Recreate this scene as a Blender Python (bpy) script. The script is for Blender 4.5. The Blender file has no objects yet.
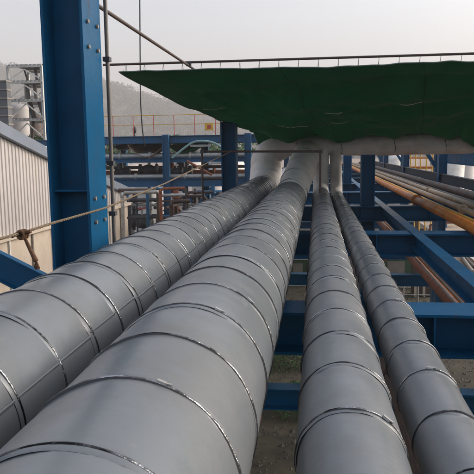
import bpy, math, random
from mathutils import Vector, Matrix, noise
random.seed(7)
PI = math.pi
S = bpy.context.scene
COL = S.collection

# ------------------------------------------------------------------ camera
YAW, PITCH, ROLL, FPX, CX = math.radians(6.974), math.radians(7.527), math.radians(0.8), 650.0, 237.0
ca, sa, cp, sp = math.cos(YAW), math.sin(YAW), math.cos(PITCH), math.sin(PITCH)
right0 = Vector((ca, sa, 0)); fwd = Vector((-sa*cp, ca*cp, -sp)); up0 = Vector((-sa*sp, ca*sp, cp))
rightv = right0*math.cos(ROLL) - up0*math.sin(ROLL)
upv = right0*math.sin(ROLL) + up0*math.cos(ROLL)
cam = bpy.data.objects.new('camera', bpy.data.cameras.new('camera'))
COL.objects.link(cam); S.camera = cam
M3 = Matrix((rightv, upv, -fwd)).transposed()
cam.matrix_world = M3.to_4x4()
cam.data.sensor_width = 36.0; cam.data.lens = FPX/474.0*36.0
cam.data.clip_start = 0.05; cam.data.clip_end = 3000

def ray(px, py):
    return rightv*(px-CX) + upv*(CX-py) + fwd*FPX
def at(px, py, Y):            # the point of the place seen at a pixel of the photograph, Y metres along the pipes
    d = ray(px, py); return d*(Y/d.y)
def atx(px, py, X):
    d = ray(px, py); return d*(X/d.x)

# ------------------------------------------------------------------ world, sun, exposure
SUN_EL, SUN_AZ = math.radians(21), math.radians(68)     # azimuth measured from +Y towards +X
w = bpy.data.worlds.new('World'); S.world = w; w.use_nodes = True
nt = w.node_tree; nt.nodes.clear()
wo = nt.nodes.new('ShaderNodeOutputWorld'); bg = nt.nodes.new('ShaderNodeBackground')
sky = nt.nodes.new('ShaderNodeTexSky'); sky.sky_type = 'NISHITA'; sky.sun_disc = False
sky.sun_elevation = SUN_EL; sky.sun_rotation = SUN_AZ
sky.air_density = 1.0; sky.dust_density = 5.0; sky.ozone_density = 1.0
hs = nt.nodes.new('ShaderNodeHueSaturation'); hs.inputs['Saturation'].default_value = 0.55
nt.links.new(sky.outputs[0], hs.inputs['Color']); nt.links.new(hs.outputs[0], bg.inputs[0])
bg.inputs[1].default_value = 0.15
nt.links.new(bg.outputs[0], wo.inputs[0])
sl = bpy.data.lights.new('sun', 'SUN'); sl.energy = 0.5; sl.angle = math.radians(25); sl.color = (1.0, 0.90, 0.80)
so = bpy.data.objects.new('sun', sl); COL.objects.link(so)
sd = Vector((math.sin(SUN_AZ)*math.cos(SUN_EL), math.cos(SUN_AZ)*math.cos(SUN_EL), math.sin(SUN_EL)))
so.rotation_euler = (-sd).to_track_quat('-Z', 'Y').to_euler()
S.view_settings.view_transform = 'Standard'; S.view_settings.look = 'None'
S.view_settings.exposure = 1.1; S.view_settings.gamma = 1.0
S.render.engine = 'CYCLES'
S.cycles.volume_bounces = 1; S.cycles.max_bounces = 6
GZ = -7.0                      # ground level; the camera is the origin

# ------------------------------------------------------------------ materials
MATS = {}
def mat(name, col, rough=0.6, metal=0.0, var=0.15, scale=3.0, bump=0.0, bscale=40.0, dirt=None, dirt_amt=0.5, dirt_scale=2.0, emis=None, stretch=None, trans=0.0, rand=0.0, spec=0.5, chips=None, weave=0.0):
    if name in MATS: return MATS[name]
    m = bpy.data.materials.new(name); MATS[name] = m; m.use_nodes = True
    t = m.node_tree; N = t.nodes; L = t.links; N.clear()
    out = N.new('ShaderNodeOutputMaterial'); b = N.new('ShaderNodeBsdfPrincipled'); L.new(b.outputs[0], out.inputs[0])
    tc = N.new('ShaderNodeTexCoord'); src = tc.outputs['Object']
    geo = N.new('ShaderNodeNewGeometry'); src = geo.outputs['Position']
    if stretch:
        mp = N.new('ShaderNodeMapping'); mp.inputs['Scale'].default_value = stretch; L.new(src, mp.inputs[0]); src = mp.outputs[0]
    n1 = N.new('ShaderNodeTexNoise'); n1.inputs['Scale'].default_value = scale; n1.inputs['Detail'].default_value = 6; L.new(src, n1.inputs['Vector'])
    mx = N.new('ShaderNodeMix'); mx.data_type = 'RGBA'
    c = col
    mx.inputs[6].default_value = (*[max(0, v*(1-var)) for v in c], 1); mx.inputs[7].default_value = (*[min(1, v*(1+var)) for v in c], 1)
    cr = N.new('ShaderNodeMapRange'); cr.inputs[1].default_value = 0.3; cr.inputs[2].default_value = 0.7
    L.new(n1.outputs[0], cr.inputs[0]); L.new(cr.outputs[0], mx.inputs[0])
    colout = mx.outputs[2]
    if rand > 0:
        oi = N.new('ShaderNodeObjectInfo'); mr = N.new('ShaderNodeMapRange'); mr.inputs[3].default_value = 1-rand; mr.inputs[4].default_value = 1+rand
        L.new(oi.outputs['Random'], mr.inputs[0]); h = N.new('ShaderNodeHueSaturation'); L.new(mr.outputs[0], h.inputs['Value']); L.new(colout, h.inputs['Color']); colout = h.outputs[0]
    rv = None
    if dirt:
        n2 = N.new('ShaderNodeTexNoise'); n2.inputs['Scale'].default_value = dirt_scale; n2.inputs['Detail'].default_value = 8; n2.inputs['Roughness'].default_value = 0.65; L.new(src, n2.inputs['Vector'])
        r2 = N.new('ShaderNodeMapRange'); r2.inputs[1].default_value = 0.40 if name == 'strap_steel' else 0.48; r2.inputs[2].default_value = 0.56 if name == 'strap_steel' else 0.72; r2.inputs[4].default_value = dirt_amt
        L.new(n2.outputs[0], r2.inputs[0])
        m2 = N.new('ShaderNodeMix'); m2.data_type = 'RGBA'; L.new(r2.outputs[0], m2.inputs[0]); L.new(colout, m2.inputs[6]); m2.inputs[7].default_value = (*dirt, 1); colout = m2.outputs[2]
        rr = N.new('ShaderNodeMapRange'); rr.inputs[3].default_value = rough; rr.inputs[4].default_value = min(1, rough+0.35); L.new(r2.outputs[0], rr.inputs[0]); L.new(rr.outputs[0], b.inputs['Roughness'])
    else:
        rr = N.new('ShaderNodeMapRange'); rr.inputs[3].default_value = max(0.05, rough-0.08); rr.inputs[4].default_value = min(1, rough+0.08); L.new(n1.outputs[0], rr.inputs[0]); L.new(rr.outputs[0], b.inputs['Roughness'])
    if chips:                  # (colour, amount, scale, threshold): paint chips, rust runs, dust specks
        mp2 = N.new('ShaderNodeMapping'); mp2.inputs['Scale'].default_value = chips[4] if len(chips) > 4 else (1, 1, 0.35); L.new(geo.outputs['Position'], mp2.inputs[0])
        n4 = N.new('ShaderNodeTexNoise'); n4.inputs['Scale'].default_value = chips[2]; n4.inputs['Detail'].default_value = 9; n4.inputs['Roughness'].default_value = 0.75; L.new(mp2.outputs[0], n4.inputs['Vector'])
        r4 = N.new('ShaderNodeMapRange'); r4.inputs[1].default_value = chips[3]; r4.inputs[2].default_value = chips[3]+0.05; r4.inputs[4].default_value = chips[1]; L.new(n4.outputs[0], r4.inputs[0])
        m4 = N.new('ShaderNodeMix'); m4.data_type = 'RGBA'; L.new(r4.outputs[0], m4.inputs[0]); L.new(colout, m4.inputs[6]); m4.inputs[7].default_value = (*chips[0], 1); colout = m4.outputs[2]
    L.new(colout, b.inputs['Base Color'])
    b.inputs['Metallic'].default_value = metal
    b.inputs['Specular IOR Level'].default_value = spec
    if trans: b.inputs['Transmission Weight'].default_value = trans
    if bump > 0:
        n3 = N.new('ShaderNodeTexNoise'); n3.inputs['Scale'].default_value = bscale; n3.inputs['Detail'].default_value = 5; L.new(src, n3.inputs['Vector'])
        bp = N.new('ShaderNodeBump'); bp.inputs['Strength'].default_value = bump; bp.inputs['Distance'].default_value = 0.01; L.new(n3.outputs[0], bp.inputs['Height']); L.new(bp.outputs[0], b.inputs['Normal'])
    return m

CLAD = mat('aluminium_cladding', (0.158, 0.174, 0.190), 0.30, 0.15, 0.10, 1.6, 0.25, 9.0, dirt=(0.14, 0.133, 0.125), dirt_amt=0.6, dirt_scale=1.7, rand=0.10, chips=((0.26, 0.25, 0.235), 0.35, 5.0, 0.60, (1, 0.5, 1)))
LAG = mat('pale_lagging', (0.58, 0.57, 0.57), 0.6, 0, 0.12, 3, 0.5, 12, dirt=(0.42, 0.39, 0.37), dirt_amt=0.6)
CLOTH = mat('grey_wrap', (0.54, 0.51, 0.50), 0.7, 0.0, 0.15, 3, 0.6, 14, dirt=(0.30, 0.26, 0.24), dirt_amt=0.6)
STEEL = mat('strap_steel', (0.50, 0.50, 0.51), 0.14, 1.0, 0.5, 14, 0.9, 45, dirt=(0.015, 0.015, 0.017), dirt_amt=1.0, dirt_scale=4)  # here the dirt colour paints broken dark reflections along each strap
SEAM_SHADE = mat('seam_and_shadow', (0.04, 0.04, 0.043), 0.7, 0, 0.2, 8)  # dark elbow seams; on straps, the painted shadow line beside the band
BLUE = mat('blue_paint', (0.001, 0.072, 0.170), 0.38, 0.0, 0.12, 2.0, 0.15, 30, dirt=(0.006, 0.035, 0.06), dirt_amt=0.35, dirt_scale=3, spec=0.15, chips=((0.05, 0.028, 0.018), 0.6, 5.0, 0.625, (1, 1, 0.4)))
SLATE = mat('slate_paint', (0.022, 0.035, 0.05), 0.6, 0, 0.2, 2, spec=0.3)
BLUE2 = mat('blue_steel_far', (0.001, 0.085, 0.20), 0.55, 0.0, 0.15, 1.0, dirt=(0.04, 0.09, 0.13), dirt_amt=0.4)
GALV = mat('galvanised', (0.42, 0.42, 0.41), 0.5, 0.5, 0.2, 6, dirt=(0.25, 0.2, 0.16), dirt_amt=0.5)
WHITEP = mat('white_paint', (0.66, 0.65, 0.62), 0.6, 0, 0.1, 3, dirt=(0.35, 0.28, 0.2), dirt_amt=0.5)
DARK = mat('dark_metal', (0.05, 0.05, 0.055), 0.6, 0.2, 0.3, 4)
ORANGE = mat('orange_pipe_paint', (0.52, 0.155, 0.010), 0.5, 0, 0.15, 2, 0.1, 20, dirt=(0.22, 0.055, 0.008), dirt_amt=0.5, dirt_scale=3)
GREYP = mat('grey_pipe', (0.24, 0.215, 0.19), 0.5, 0.2, 0.15, 2, dirt=(0.2, 0.14, 0.1), dirt_amt=0.6, dirt_scale=3)
BROWNP = mat('brown_pipe', (0.055, 0.035, 0.028), 0.6, 0, 0.2, 3, dirt=(0.09, 0.045, 0.025), dirt_amt=0.6)
RUST = mat('rusty_pipe', (0.20, 0.07, 0.035), 0.8, 0, 0.3, 5)
TARP = mat('green_tarp', (0.002, 0.074, 0.036), 0.5, 0, 0.25, 0.9, 0.5, 3.0, dirt=(0.004, 0.07, 0.02), dirt_amt=0.5, dirt_scale=0.7, spec=0.15)
TARPD = mat('green_tarp_hem', (0.10, 0.15, 0.13), 0.7, 0, 0.2, 5)
CORD = mat('pale_cord', (0.45, 0.5, 0.42), 0.8, 0, 0.1, 20)
ROPE = mat('hemp_rope', (0.19, 0.145, 0.095), 0.9, 0, 0.3, 30, 0.8, 200)
ROPED = mat('dirty_rope', (0.12, 0.06, 0.03), 0.95, 0, 0.3, 30, 0.8, 200)
SHEET = mat('cream_sheet', (0.48, 0.445, 0.43), 0.6, 0.0, 0.10, 1.6, stretch=(1, 1, 0.15), dirt=(0.42, 0.34, 0.28), dirt_amt=0.35, dirt_scale=0.8, rand=0.03)
PANEL = mat('cream_panel', (0.52, 0.44, 0.36), 0.7, 0.0, 0.08, 1.2, dirt=(0.4, 0.3, 0.22), dirt_amt=0.5)
ROOF = mat('roof_trim', (0.17, 0.20, 0.25), 0.5, 0.2, 0.1, 2)
SOIL = mat('shade_toned_soil', (0.048, 0.040, 0.026), 0.95, 0, 0.5, 2.5, 0.5, 5, dirt=(0.035, 0.055, 0.02), dirt_amt=0.8, dirt_scale=0.5)  # rack's shade is put into this dark brown; green patches are growth
CONC = mat('dusty_ground', (0.26, 0.19, 0.14), 0.95, 0, 0.25, 0.25, 0.5, 3, dirt=(0.16, 0.12, 0.09), dirt_amt=0.7, dirt_scale=0.12)
ROAD = mat('concrete_road', (0.42, 0.34, 0.27), 0.9, 0, 0.12, 0.5, 0.2, 6, dirt=(0.28, 0.21, 0.16), dirt_amt=0.5, dirt_scale=0.3)
KERB = mat('kerb_stone', (0.55, 0.50, 0.44), 0.9, 0, 0.1, 3)
LEAF = mat('leaf', (0.05, 0.085, 0.035), 0.8, 0, 0.5, 0.15, rand=0.2)
LEAF2 = mat('shrub_leaf', (0.05, 0.12, 0.035), 0.8, 0, 0.5, 3.0, rand=0.2)
HILLM = mat('hill_soil', (0.06, 0.07, 0.04), 0.95, 0, 0.4, 0.02)
DIRTNET = mat('brown_net', (0.22, 0.15, 0.10), 0.9, 0, 0.3, 3)
YEL = mat('yellow_paint', (0.65, 0.38, 0.05), 0.6, 0, 0.15, 3)
RED = mat('red_paint', (0.42, 0.07, 0.06), 0.6, 0, 0.15, 3)
TANKM = mat('tank_paint', (0.45, 0.42, 0.40), 0.6, 0.1, 0.12, 0.6, dirt=(0.25, 0.17, 0.13), dirt_amt=0.6, dirt_scale=0.5)
BUILD = mat('far_building', (0.40, 0.36, 0.33), 0.8, 0, 0.15, 0.4)
GLASS = mat('window_glass', (0.05, 0.06, 0.07), 0.15, 0, 0.1, 2)
DARKB = mat('dark_cladding', (0.10, 0.105, 0.115), 0.7, 0, 0.2, 1.0)

# ------------------------------------------------------------------ mesh helpers
class MB:
    def __init__(s): s.v = []; s.f = []; s.sm = []
    def add(s, vs, fs, smooth=False):
        o = len(s.v); s.v += [tuple(p) for p in vs]; s.f += [tuple(i+o for i in f) for f in fs]; s.sm += [smooth]*len(fs)
    def box(s, a, b):
        x0, x1 = sorted((a[0], b[0])); y0, y1 = sorted((a[1], b[1])); z0, z1 = sorted((a[2], b[2]))
        s.add([(x0,y0,z0),(x1,y0,z0),(x1,y1,z0),(x0,y1,z0),(x0,y0,z1),(x1,y0,z1),(x1,y1,z1),(x0,y1,z1)],
              [(0,3,2,1),(4,5,6,7),(0,1,5,4),(1,2,6,5),(2,3,7,6),(3,0,4,7)]); return s
    def prism(s, prof, a, b, side=None):
        # profile points (p, q) in the plane across a->b: p along side, q along normal
        a = Vector(a); b = Vector(b); d = (b-a).normalized()
        side = Vector(side) if side else (Vector((0,0,1)).cross(d) if abs(d.z) < 0.95 else Vector((1,0,0)))
        side = (side - d*side.dot(d)).normalized(); nn = d.cross(side)
        n = len(prof)
        vs = [a+side*p+nn*q for p, q in prof] + [b+side*p+nn*q for p, q in prof]
        fs = [(i, (i+1) % n, n+(i+1) % n, n+i) for i in range(n)]
        fs += [tuple(range(n-1, -1, -1)), tuple(range(n, 2*n))]
        s.add(vs, fs); return s
    def hbeam(s, a, b, wid, hei, tf=0.022, tw=0.014, side=None):
        w2, h2 = wid/2, hei/2; t = tw/2
        prof = [(-w2,-h2),(w2,-h2),(w2,-h2+tf),(t,-h2+tf),(t,h2-tf),(w2,h2-tf),(w2,h2),(-w2,h2),(-w2,h2-tf),(-t,h2-tf),(-t,-h2+tf),(-w2,-h2+tf)]
        return s.prism(prof, a, b, side)
    def bar(s, a, b, wx, wy=None, side=None):
        wy = wy or wx
        return s.prism([(-wx/2,-wy/2),(wx/2,-wy/2),(wx/2,wy/2),(-wx/2,wy/2)], a, b, side)
    def tube(s, pts, r, n=12, caps=True, rfun=None):
        pts = [Vector(p) for p in pts]; m = len(pts)
        T = []
        for i in range(m):
            d = (pts[min(i+1, m-1)]-pts[max(i-1, 0)]); T.append(d.normalized())
        ref = Vector((0,0,1)) if abs(T[0].z) < 0.9 else Vector((1,0,0))
        u = (ref - T[0]*ref.dot(T[0])).normalized(); vs = []
        for i in range(m):
            u = (u - T[i]*u.dot(T[i])).normalized(); v = T[i].cross(u)
            rr = r[i] if isinstance(r, (list, tuple)) else r
            for k in range(n):
                a = 2*PI*k/n; q = rr*(rfun(i, k, pts[i]) if rfun else 1)
                vs.append(pts[i] + u*math.cos(a)*q + v*math.sin(a)*q)
        fs = [(i*n+k, i*n+(k+1) % n, (i+1)*n+(k+1) % n, (i+1)*n+k) for i in range(m-1) for k in range(n)]
        s.add(vs, fs, True)
        if caps:
            s.add(vs[:n], [tuple(range(n-1, -1, -1))]); s.add(vs[-n:], [tuple(range(n))])
        return s
    def lathe(s, c, prof, n=20, axis='Z'):
        vs = []
        for (r, h) in prof:
            for k in range(n):
                a = 2*PI*k/n; x, y = r*math.cos(a), r*math.sin(a)
                p = {'Z': (x, y, h), 'Y': (x, h, y), 'X': (h, x, y)}[axis]
                vs.append((c[0]+p[0], c[1]+p[1], c[2]+p[2]))
        m = len(prof)
        fs = [(i*n+k, i*n+(k+1) % n, (i+1)*n+(k+1) % n, (i+1)*n+k) for i in range(m-1) for k in range(n)]
        s.add(vs, fs, True); return s
    def mesh(s, name, m):
        me = bpy.data.meshes.new(name); me.from_pydata(s.v, [], s.f)
        me.polygons.foreach_set('use_smooth', s.sm); me.update()
        if m: me.materials.append(m)
        return me
    def build(s, name, m, parent=None):
        o = bpy.data.objects.new(name, s.mesh(name, m)); COL.objects.link(o)
        if parent: link(o, parent)
        return o
def world_loc(o):
    p = Vector((0,0,0))
    while o: p += Vector(o.location); o = o.parent
    return p
def link(o, parent):           # parts are modelled in place; keep them there under a parent that only has a location
    o.parent = parent; o.location = Vector(o.location) - world_loc(parent)
def tag(o, label=None, cat=None, group=None, kind=None):
    if label: o['label'] = label
    if cat: o['category'] = cat
    if group: o['group'] = group
    if kind: o['kind'] = kind
    return o
def thing(name, loc, label, cat, group=None):
    o = bpy.data.objects.new(name, None); COL.objects.link(o); o.location = loc; o.empty_display_size = 0.3
    return tag(o, label, cat, group)
def inst(name, me, parent, loc=(0,0,0), rot=(0,0,0), sc=(1,1,1)):
    o = bpy.data.objects.new(name, me); COL.objects.link(o)
    o.location = Vector(loc); o.rotation_euler = rot; o.scale = sc
    if parent: link(o, parent)
    return o
def arc(c, r, a0, a1, n, ex, ez):
    c = Vector(c); ex = Vector(ex); ez = Vector(ez)
    return [c + ex*r*math.cos(a0+(a1-a0)*i/n) + ez*r*math.sin(a0+(a1-a0)*i/n) for i in range(n+1)]

# ------------------------------------------------------------------ ground, hill, far wood
g = MB(); nx, ny = 60, 60
X0, X1, Y0, Y1 = -1000, 1000, -40, 1700
g.add([(X0+(X1-X0)*i/nx, Y0+(Y1-Y0)*j/ny, GZ) for j in range(ny+1) for i in range(nx+1)],
      [(j*(nx+1)+i, j*(nx+1)+i+1, (j+1)*(nx+1)+i+1, (j+1)*(nx+1)+i) for j in range(ny) for i in range(nx)])
tag(g.build('ground', CONC), kind='structure')
tag(MB().box((-7.7, -30, GZ+0.004), (7.4, 75, GZ+0.008)).build('soil', SOIL), kind='structure')  # dark ground strip, the shade below the rack is in its colour
tag(MB().box((9.9, -30, GZ+0.004), (28, 240, GZ+0.008)).build('road', ROAD), kind='structure')
rd2 = MB()
for yy in (62, 92): rd2.box((-1.2, yy, GZ+0.012), (9.69, yy+3.2, GZ+0.016))
tag(rd2.build('path', ROAD), kind='structure')
kb = MB()
for X in (9.8, 28.1):
    kb.box((X-0.1, -30, GZ-0.1), (X+0.1, 240, GZ+0.13))
tag(kb.build('kerb', KERB), kind='structure')

HP = [(-260,66),(-100,68),(0,72),(60,77),(100,86),(130,96),(150,103),(175,110),(205,119),(235,128),(270,136),(330,143),(400,147),(474,150),(560,152),(700,152)]
HY = 900.0
ridge = [at(px, py+1.5, HY) for px, py in HP]
def ridge_z(x):
    if x <= ridge[0].x: return ridge[0].z
    for a, b in zip(ridge, ridge[1:]):
        if x <= b.x: return a.z + (b.z-a.z)*(x-a.x)/(b.x-a.x)
    return ridge[-1].z
def hill_h(x, y):
    top = ridge_z(x) - GZ
    t = (y-450)/(HY-450) if y < HY else 1-(y-HY)/600
    t = max(0, min(1, t)); t = t*t*(3-2*t)
    return GZ-0.3 + top*t + (noise.noise(Vector((x*0.006, y*0.006, 3)))*20*t*(1 if y < HY-60 else 0.2))
h = MB(); nx, ny = 130, 50
hx0, hx1, hy0, hy1 = -980, 980, 450, 1500
h.add([(hx0+(hx1-hx0)*i/nx, hy0+(hy1-hy0)*j/ny, hill_h(hx0+(hx1-hx0)*i/nx, hy0+(hy1-hy0)*j/ny)) for j in range(ny+1) for i in range(nx+1)],
      [(j*(nx+1)+i, j*(nx+1)+i+1, (j+1)*(nx+1)+i+1, (j+1)*(nx+1)+i) for j in range(ny) for i in range(nx)], True)
tag(h.build('hill', HILLM), kind='structure')
wd = MB(); rng = random.Random(3)
def clump(mb, c, r, hgt, n, size, rg):
    for _ in range(n):
        a = rg.uniform(0, 2*PI); zz = rg.uniform(-0.2, 1); q = math.sqrt(max(0, 1-zz*zz*0.8))*rg.uniform(0.5, 1.1)
        p = Vector((c[0]+math.cos(a)*q*r, c[1]+math.sin(a)*q*r, c[2]+zz*hgt))
        d1 = Vector((rg.uniform(-1,1), rg.uniform(-1,1), rg.uniform(-1,1))).normalized()*size*rg.uniform(0.6, 1.3)
        d2 = Vector((rg.uniform(-1,1), rg.uniform(-1,1), rg.uniform(-1,1))).normalized()*size*rg.uniform(0.6, 1.3)
        mb.add([p, p+d1, p+d2, p+d1*0.4-d2*0.7], [(0,1,2), (0,3,1)])
for _ in range(4400):
    x = rng.uniform(-640, 480); y = rng.uniform(500, 930)
    if rng.random() < 0.25: y = rng.uniform(870, 925)
    if x > 200 and rng.random() < 0.5: continue
    r = rng.uniform(3.5, 9.5)
    clump(wd, (x, y, hill_h(x, y)+r*0.2), r, r*rng.uniform(0.8, 1.5), 56, 2.2, rng)
tag(wd.build('far_wood', LEAF), 'hazy wooded hillside behind the plant', kind='stuff')

t_ = TARP.node_tree; pb_ = [n for n in t_.nodes if n.type == 'BSDF_PRINCIPLED'][0]; ot_ = [n for n in t_.nodes if n.type == 'OUTPUT_MATERIAL'][0]
tl_ = t_.nodes.new('ShaderNodeBsdfTranslucent'); tl_.inputs[0].default_value = (0.005, 0.19, 0.085, 1); mxs = t_.nodes.new('ShaderNodeMixShader'); mxs.inputs[0].default_value = 0.4
t_.links.new(pb_.outputs[0], mxs.inputs[1]); t_.links.new(tl_.outputs[0], mxs.inputs[2]); t_.links.new(mxs.outputs[0], ot_.inputs[0])

# ------------------------------------------------------------------ insulated pipes
def sheet_mesh(r, L, seed):
    rg = random.Random(seed); n = 72; rows = [0, 0.012, 0.05, 0.14, L*0.5, L-0.12, L-0.03, L]
    m = MB(); vs = []
    for j, y in enumerate(rows):
        for k in range(n):
            a = 2*PI*k/n
            q = noise.noise(Vector((math.cos(a)*1.6+seed*7, math.sin(a)*1.6, y*3)))*0.006 + noise.noise(Vector((math.cos(a)*5+seed*3, math.sin(a)*5, y*9)))*0.0016
            rr = r + q*0.8 + (0.0012 if j in (1, 2) else 0) + (-0.003 if j == 0 else 0) - (0.0025 if j >= 6 else 0)
            vs.append((math.sin(a)*rr, y, math.cos(a)*rr))
    fs = [(j*n+k, (j+1)*n+k, (j+1)*n+(k+1) % n, j*n+(k+1) % n) for j in range(len(rows)-1) for k in range(n)]
    m.add(vs, fs, True)
    a = 1.15 if seed < 20 else 2.5          # longitudinal lap of the sheet, low on the right side
    lap = []
    for y in (0.02, L-0.02):
        for da, dr in ((-0.012, 0.002), (0.0, 0.0055), (0.02/r*0.5, -0.001)):
            lap.append((math.sin(a+da)*(r+dr), y, math.cos(a+da)*(r+dr)))
    m.add(lap, [(0,1,4,3), (1,2,5,4)])
    for k in range(0):
        a_ = 2*PI*(k+0.3*(k % 2))/14; c_ = Vector((math.sin(a_)*(r+0.001), 0.045, math.cos(a_)*(r+0.001))); n_ = Vector((math.sin(a_), 0, math.cos(a_))); t_ = Vector((math.cos(a_), 0, -math.sin(a_)))*0.004
        yv = Vector((0, 0.004, 0)); m.add([c_-t_-yv, c_+t_-yv, c_+t_+yv, c_-t_+yv, c_+n_*0.0045], [(0,1,4), (1,2,4), (2,3,4), (3,0,4)])
    return m.mesh('cladding_sheet', CLAD)
def strap_mesh(r, seed):
    n = 72; m = MB(); w2 = 0.0055; vs = []
    for k in range(n):
        a = 2*PI*k/n; wob = noise.noise(Vector((math.cos(a)*1.5, math.sin(a)*1.5, seed*5.3)))*0.010
        q = r + 0.0045 + noise.noise(Vector((math.cos(a)*6, math.sin(a)*6, seed*2.1)))*0.0015
        for dy, dr in ((-w2-0.003, -0.012), (-w2, 0.0), (-w2*0.4, 0.0015), (w2*0.4, 0.0015), (w2, 0.0), (w2+0.002, -0.012)):
            vs.append((math.sin(a)*(q+dr), wob+dy, math.cos(a)*(q+dr)))
    fs = [(k*6+j, k*6+j+1, ((k+1) % n)*6+j+1, ((k+1) % n)*6+j) for k in range(n) for j in range(5)]
    m.add(vs, fs, True); me = m.mesh('strap', STEEL); me.materials.append(SEAM_SHADE)
    for i, p in enumerate(me.polygons):
        if i % 5 in (0, 4): p.material_index = 1  # strap flanks coloured dark as the shadow in the groove
    return me
def clip_mesh(r):
    m = MB(); m.prism([(-0.011,-0.004),(0.011,-0.004),(0.009,0.005),(-0.009,0.005)], (-0.016, 0, r+0.008), (0.016, 0, r+0.007), side=(0,1,0))
    m.prism([(-0.006,-0.002),(0.006,-0.002),(0.006,0.002),(-0.006,0.002)], (0.016, 0, r+0.009), (0.036, 0.003, r+0.010), side=(0,1,0))
    return m.mesh('clip', GALV)
def pipe(X, Z, r, ya, yb, label, pitch, clip_a, seed, cat='pipe', straps=True):
    t = thing('insulated_pipe', (X, ya, Z), label, cat, 'grey clad pipes running away over the rack')
    sheets = [sheet_mesh(r, pitch+0.02, seed*10+i) for i in range(4)]
    sts = [strap_mesh(r, seed*10+i) for i in range(4)]
    cm = clip_mesh(r); rg = random.Random(seed)
    y = ya
    while y < yb-0.05:
        inst('cladding_sheet', rg.choice(sheets), t, (X+rg.uniform(-.002,.002), y, Z+rg.uniform(-.002,.002)), (0, rg.uniform(-0.05, 0.05), 0), (rg.uniform(0.997, 1.003),)*1+(1,)+(rg.uniform(0.997, 1.003),))
        if straps:
            s = inst('strap', rg.choice(sts), t, (X, y+0.028+rg.uniform(-0.01, 0.01), Z), (rg.uniform(-0.012, 0.012), rg.uniform(-0.3, 0.3), rg.uniform(-0.012, 0.012)))
            if rg.random() < 0.75: y += pitch; continue
            c = bpy.data.objects.new('clip', cm); COL.objects.link(c); c.parent = s
            c.scale = (0.8, 0.7, 0.996); c.rotation_euler = (0, clip_a + rg.uniform(-0.35, 0.25) - s.rotation_euler[1], 0)
        y += pitch
    return t
def elbow(parent, pts, r, m=LAG, name='elbow', n=40):
    def rf(i, k, p): return 1 + noise.noise(Vector((p.x*3, p.y*3+k*0.16, p.z*3)))*0.05
    return MB().tube(pts, r, n, True, rf).build(name, m, parent)
def catmull(P, seg=6):
    P = [Vector(p) for p in P]; Q = [P[0]*2-P[1]] + P + [P[-1]*2-P[-2]]; out = []
    for i in range(1, len(Q)-2):
        for k in range(seg):
            t = k/seg; a, b, c, d = Q[i-1], Q[i], Q[i+1], Q[i+2]
            out.append(0.5*((2*b)+(c-a)*t+(2*a-5*b+4*c-d)*t*t+(3*b-a-3*c+d)*t**3))
    out.append(P[-1]); return out

P1 = pipe(-1.288, -0.927, 0.323, 2.35-0.028-0.37*9, 15.75, 'thick grey clad pipe at the far left beside the big blue column', 0.37, 0.55, 1)
elbow(P1, catmull([(-1.288,15.6,-.927),(-1.288,16.05,-.89),(-1.26,16.38,-.68),(-1.24,16.5,-.35)]), [0.335+0.055*min(1,i/10) for i in range(19)])
P2 = pipe(-0.52, -0.927, 0.323, 2.08-0.028-0.42*7, 13.1, 'thick grey clad pipe second from left with glossy ridge and steel straps', 0.42, 0.62, 2)
elbow(P2, catmull([(-.52,12.95,-.927),(-.50,13.5,-.90),(-.40,14.5,-.60),(-.27,15.6,-.22),(-.2,16.2,-.08)]), 0.33)
P3 = pipe(0.121, -1.061, 0.189, 2.62-0.028-0.47*8, 15.4, 'medium grey clad pipe straight ahead, right of the two thick ones', 0.47, 0.45, 3)
elbow(P3, catmull([(.121,15.3,-1.061),(.121,15.9,-1.04),(.121,16.3,-.85),(.121,16.42,-.02)]), 0.195)
P4 = pipe(0.505, -1.114, 0.136, 3.33-0.028-0.46*9, 15.4, 'thinnest grey clad pipe, rightmost of the four strapped pipes', 0.46, 0.3, 4)
elbow(P4, catmull([(.505,15.3,-1.114),(.505,15.9,-1.1),(.50,16.3,-.9),(.48,16.42,-.02)]), 0.145, CLOTH)
P5 = pipe(-1.15, -0.95, 0.28, 17.6, 44, 'pale clad pipe going on beyond the raised grey cross pipe', 1.2, 0.3, 5, straps=False)

# cross pipe wrapped in cloth
cr = thing('cross_pipe', (-1.28, 16.5, 0), 'fat horizontal grey wrapped pipe crossing the rack beneath the green tarp', 'pipe')
def rf(i, k, p):
    a = 2*PI*k/56
    lump = max(0, noise.noise(Vector((p.x*0.9+4.3, 0.5, 0)))+0.15)*0.16*max(0, math.cos(a))
    return 1 + lump + noise.noise(Vector((p.x*2.2, math.cos(a)*1.3, math.sin(a)*1.3)))*0.09 + noise.noise(Vector((p.x*7, math.cos(a)*3, math.sin(a)*3)))*0.03
pp = catmull([(-1.24,16.5,-.45),(-1.23,16.5,-.22),(-1.10,16.5,-0.02),(-.76,16.5,0.10)], 7) + [Vector((-.62+0.06*i, 16.5, 0.125)) for i in range(125)]
rads = [0.395-0.145*min(1, max(0, (i-6)/18)) for i in range(len(pp))]
MB().tube(pp, rads, 56, True, rf).build('wrap', CLOTH, cr)
bnd = MB()
for x in (-0.45, 0.62, 1.9, 3.1, 4.4): bnd.tube([(x+0.02*math.sin(k), 16.5+math.cos(k*2*PI/24)*0.268, 0.125+math.sin(k*2*PI/24)*0.268) for k in range(25)], 0.006, 6)
bnd.build('tie_wire', DARK, cr)
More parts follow.
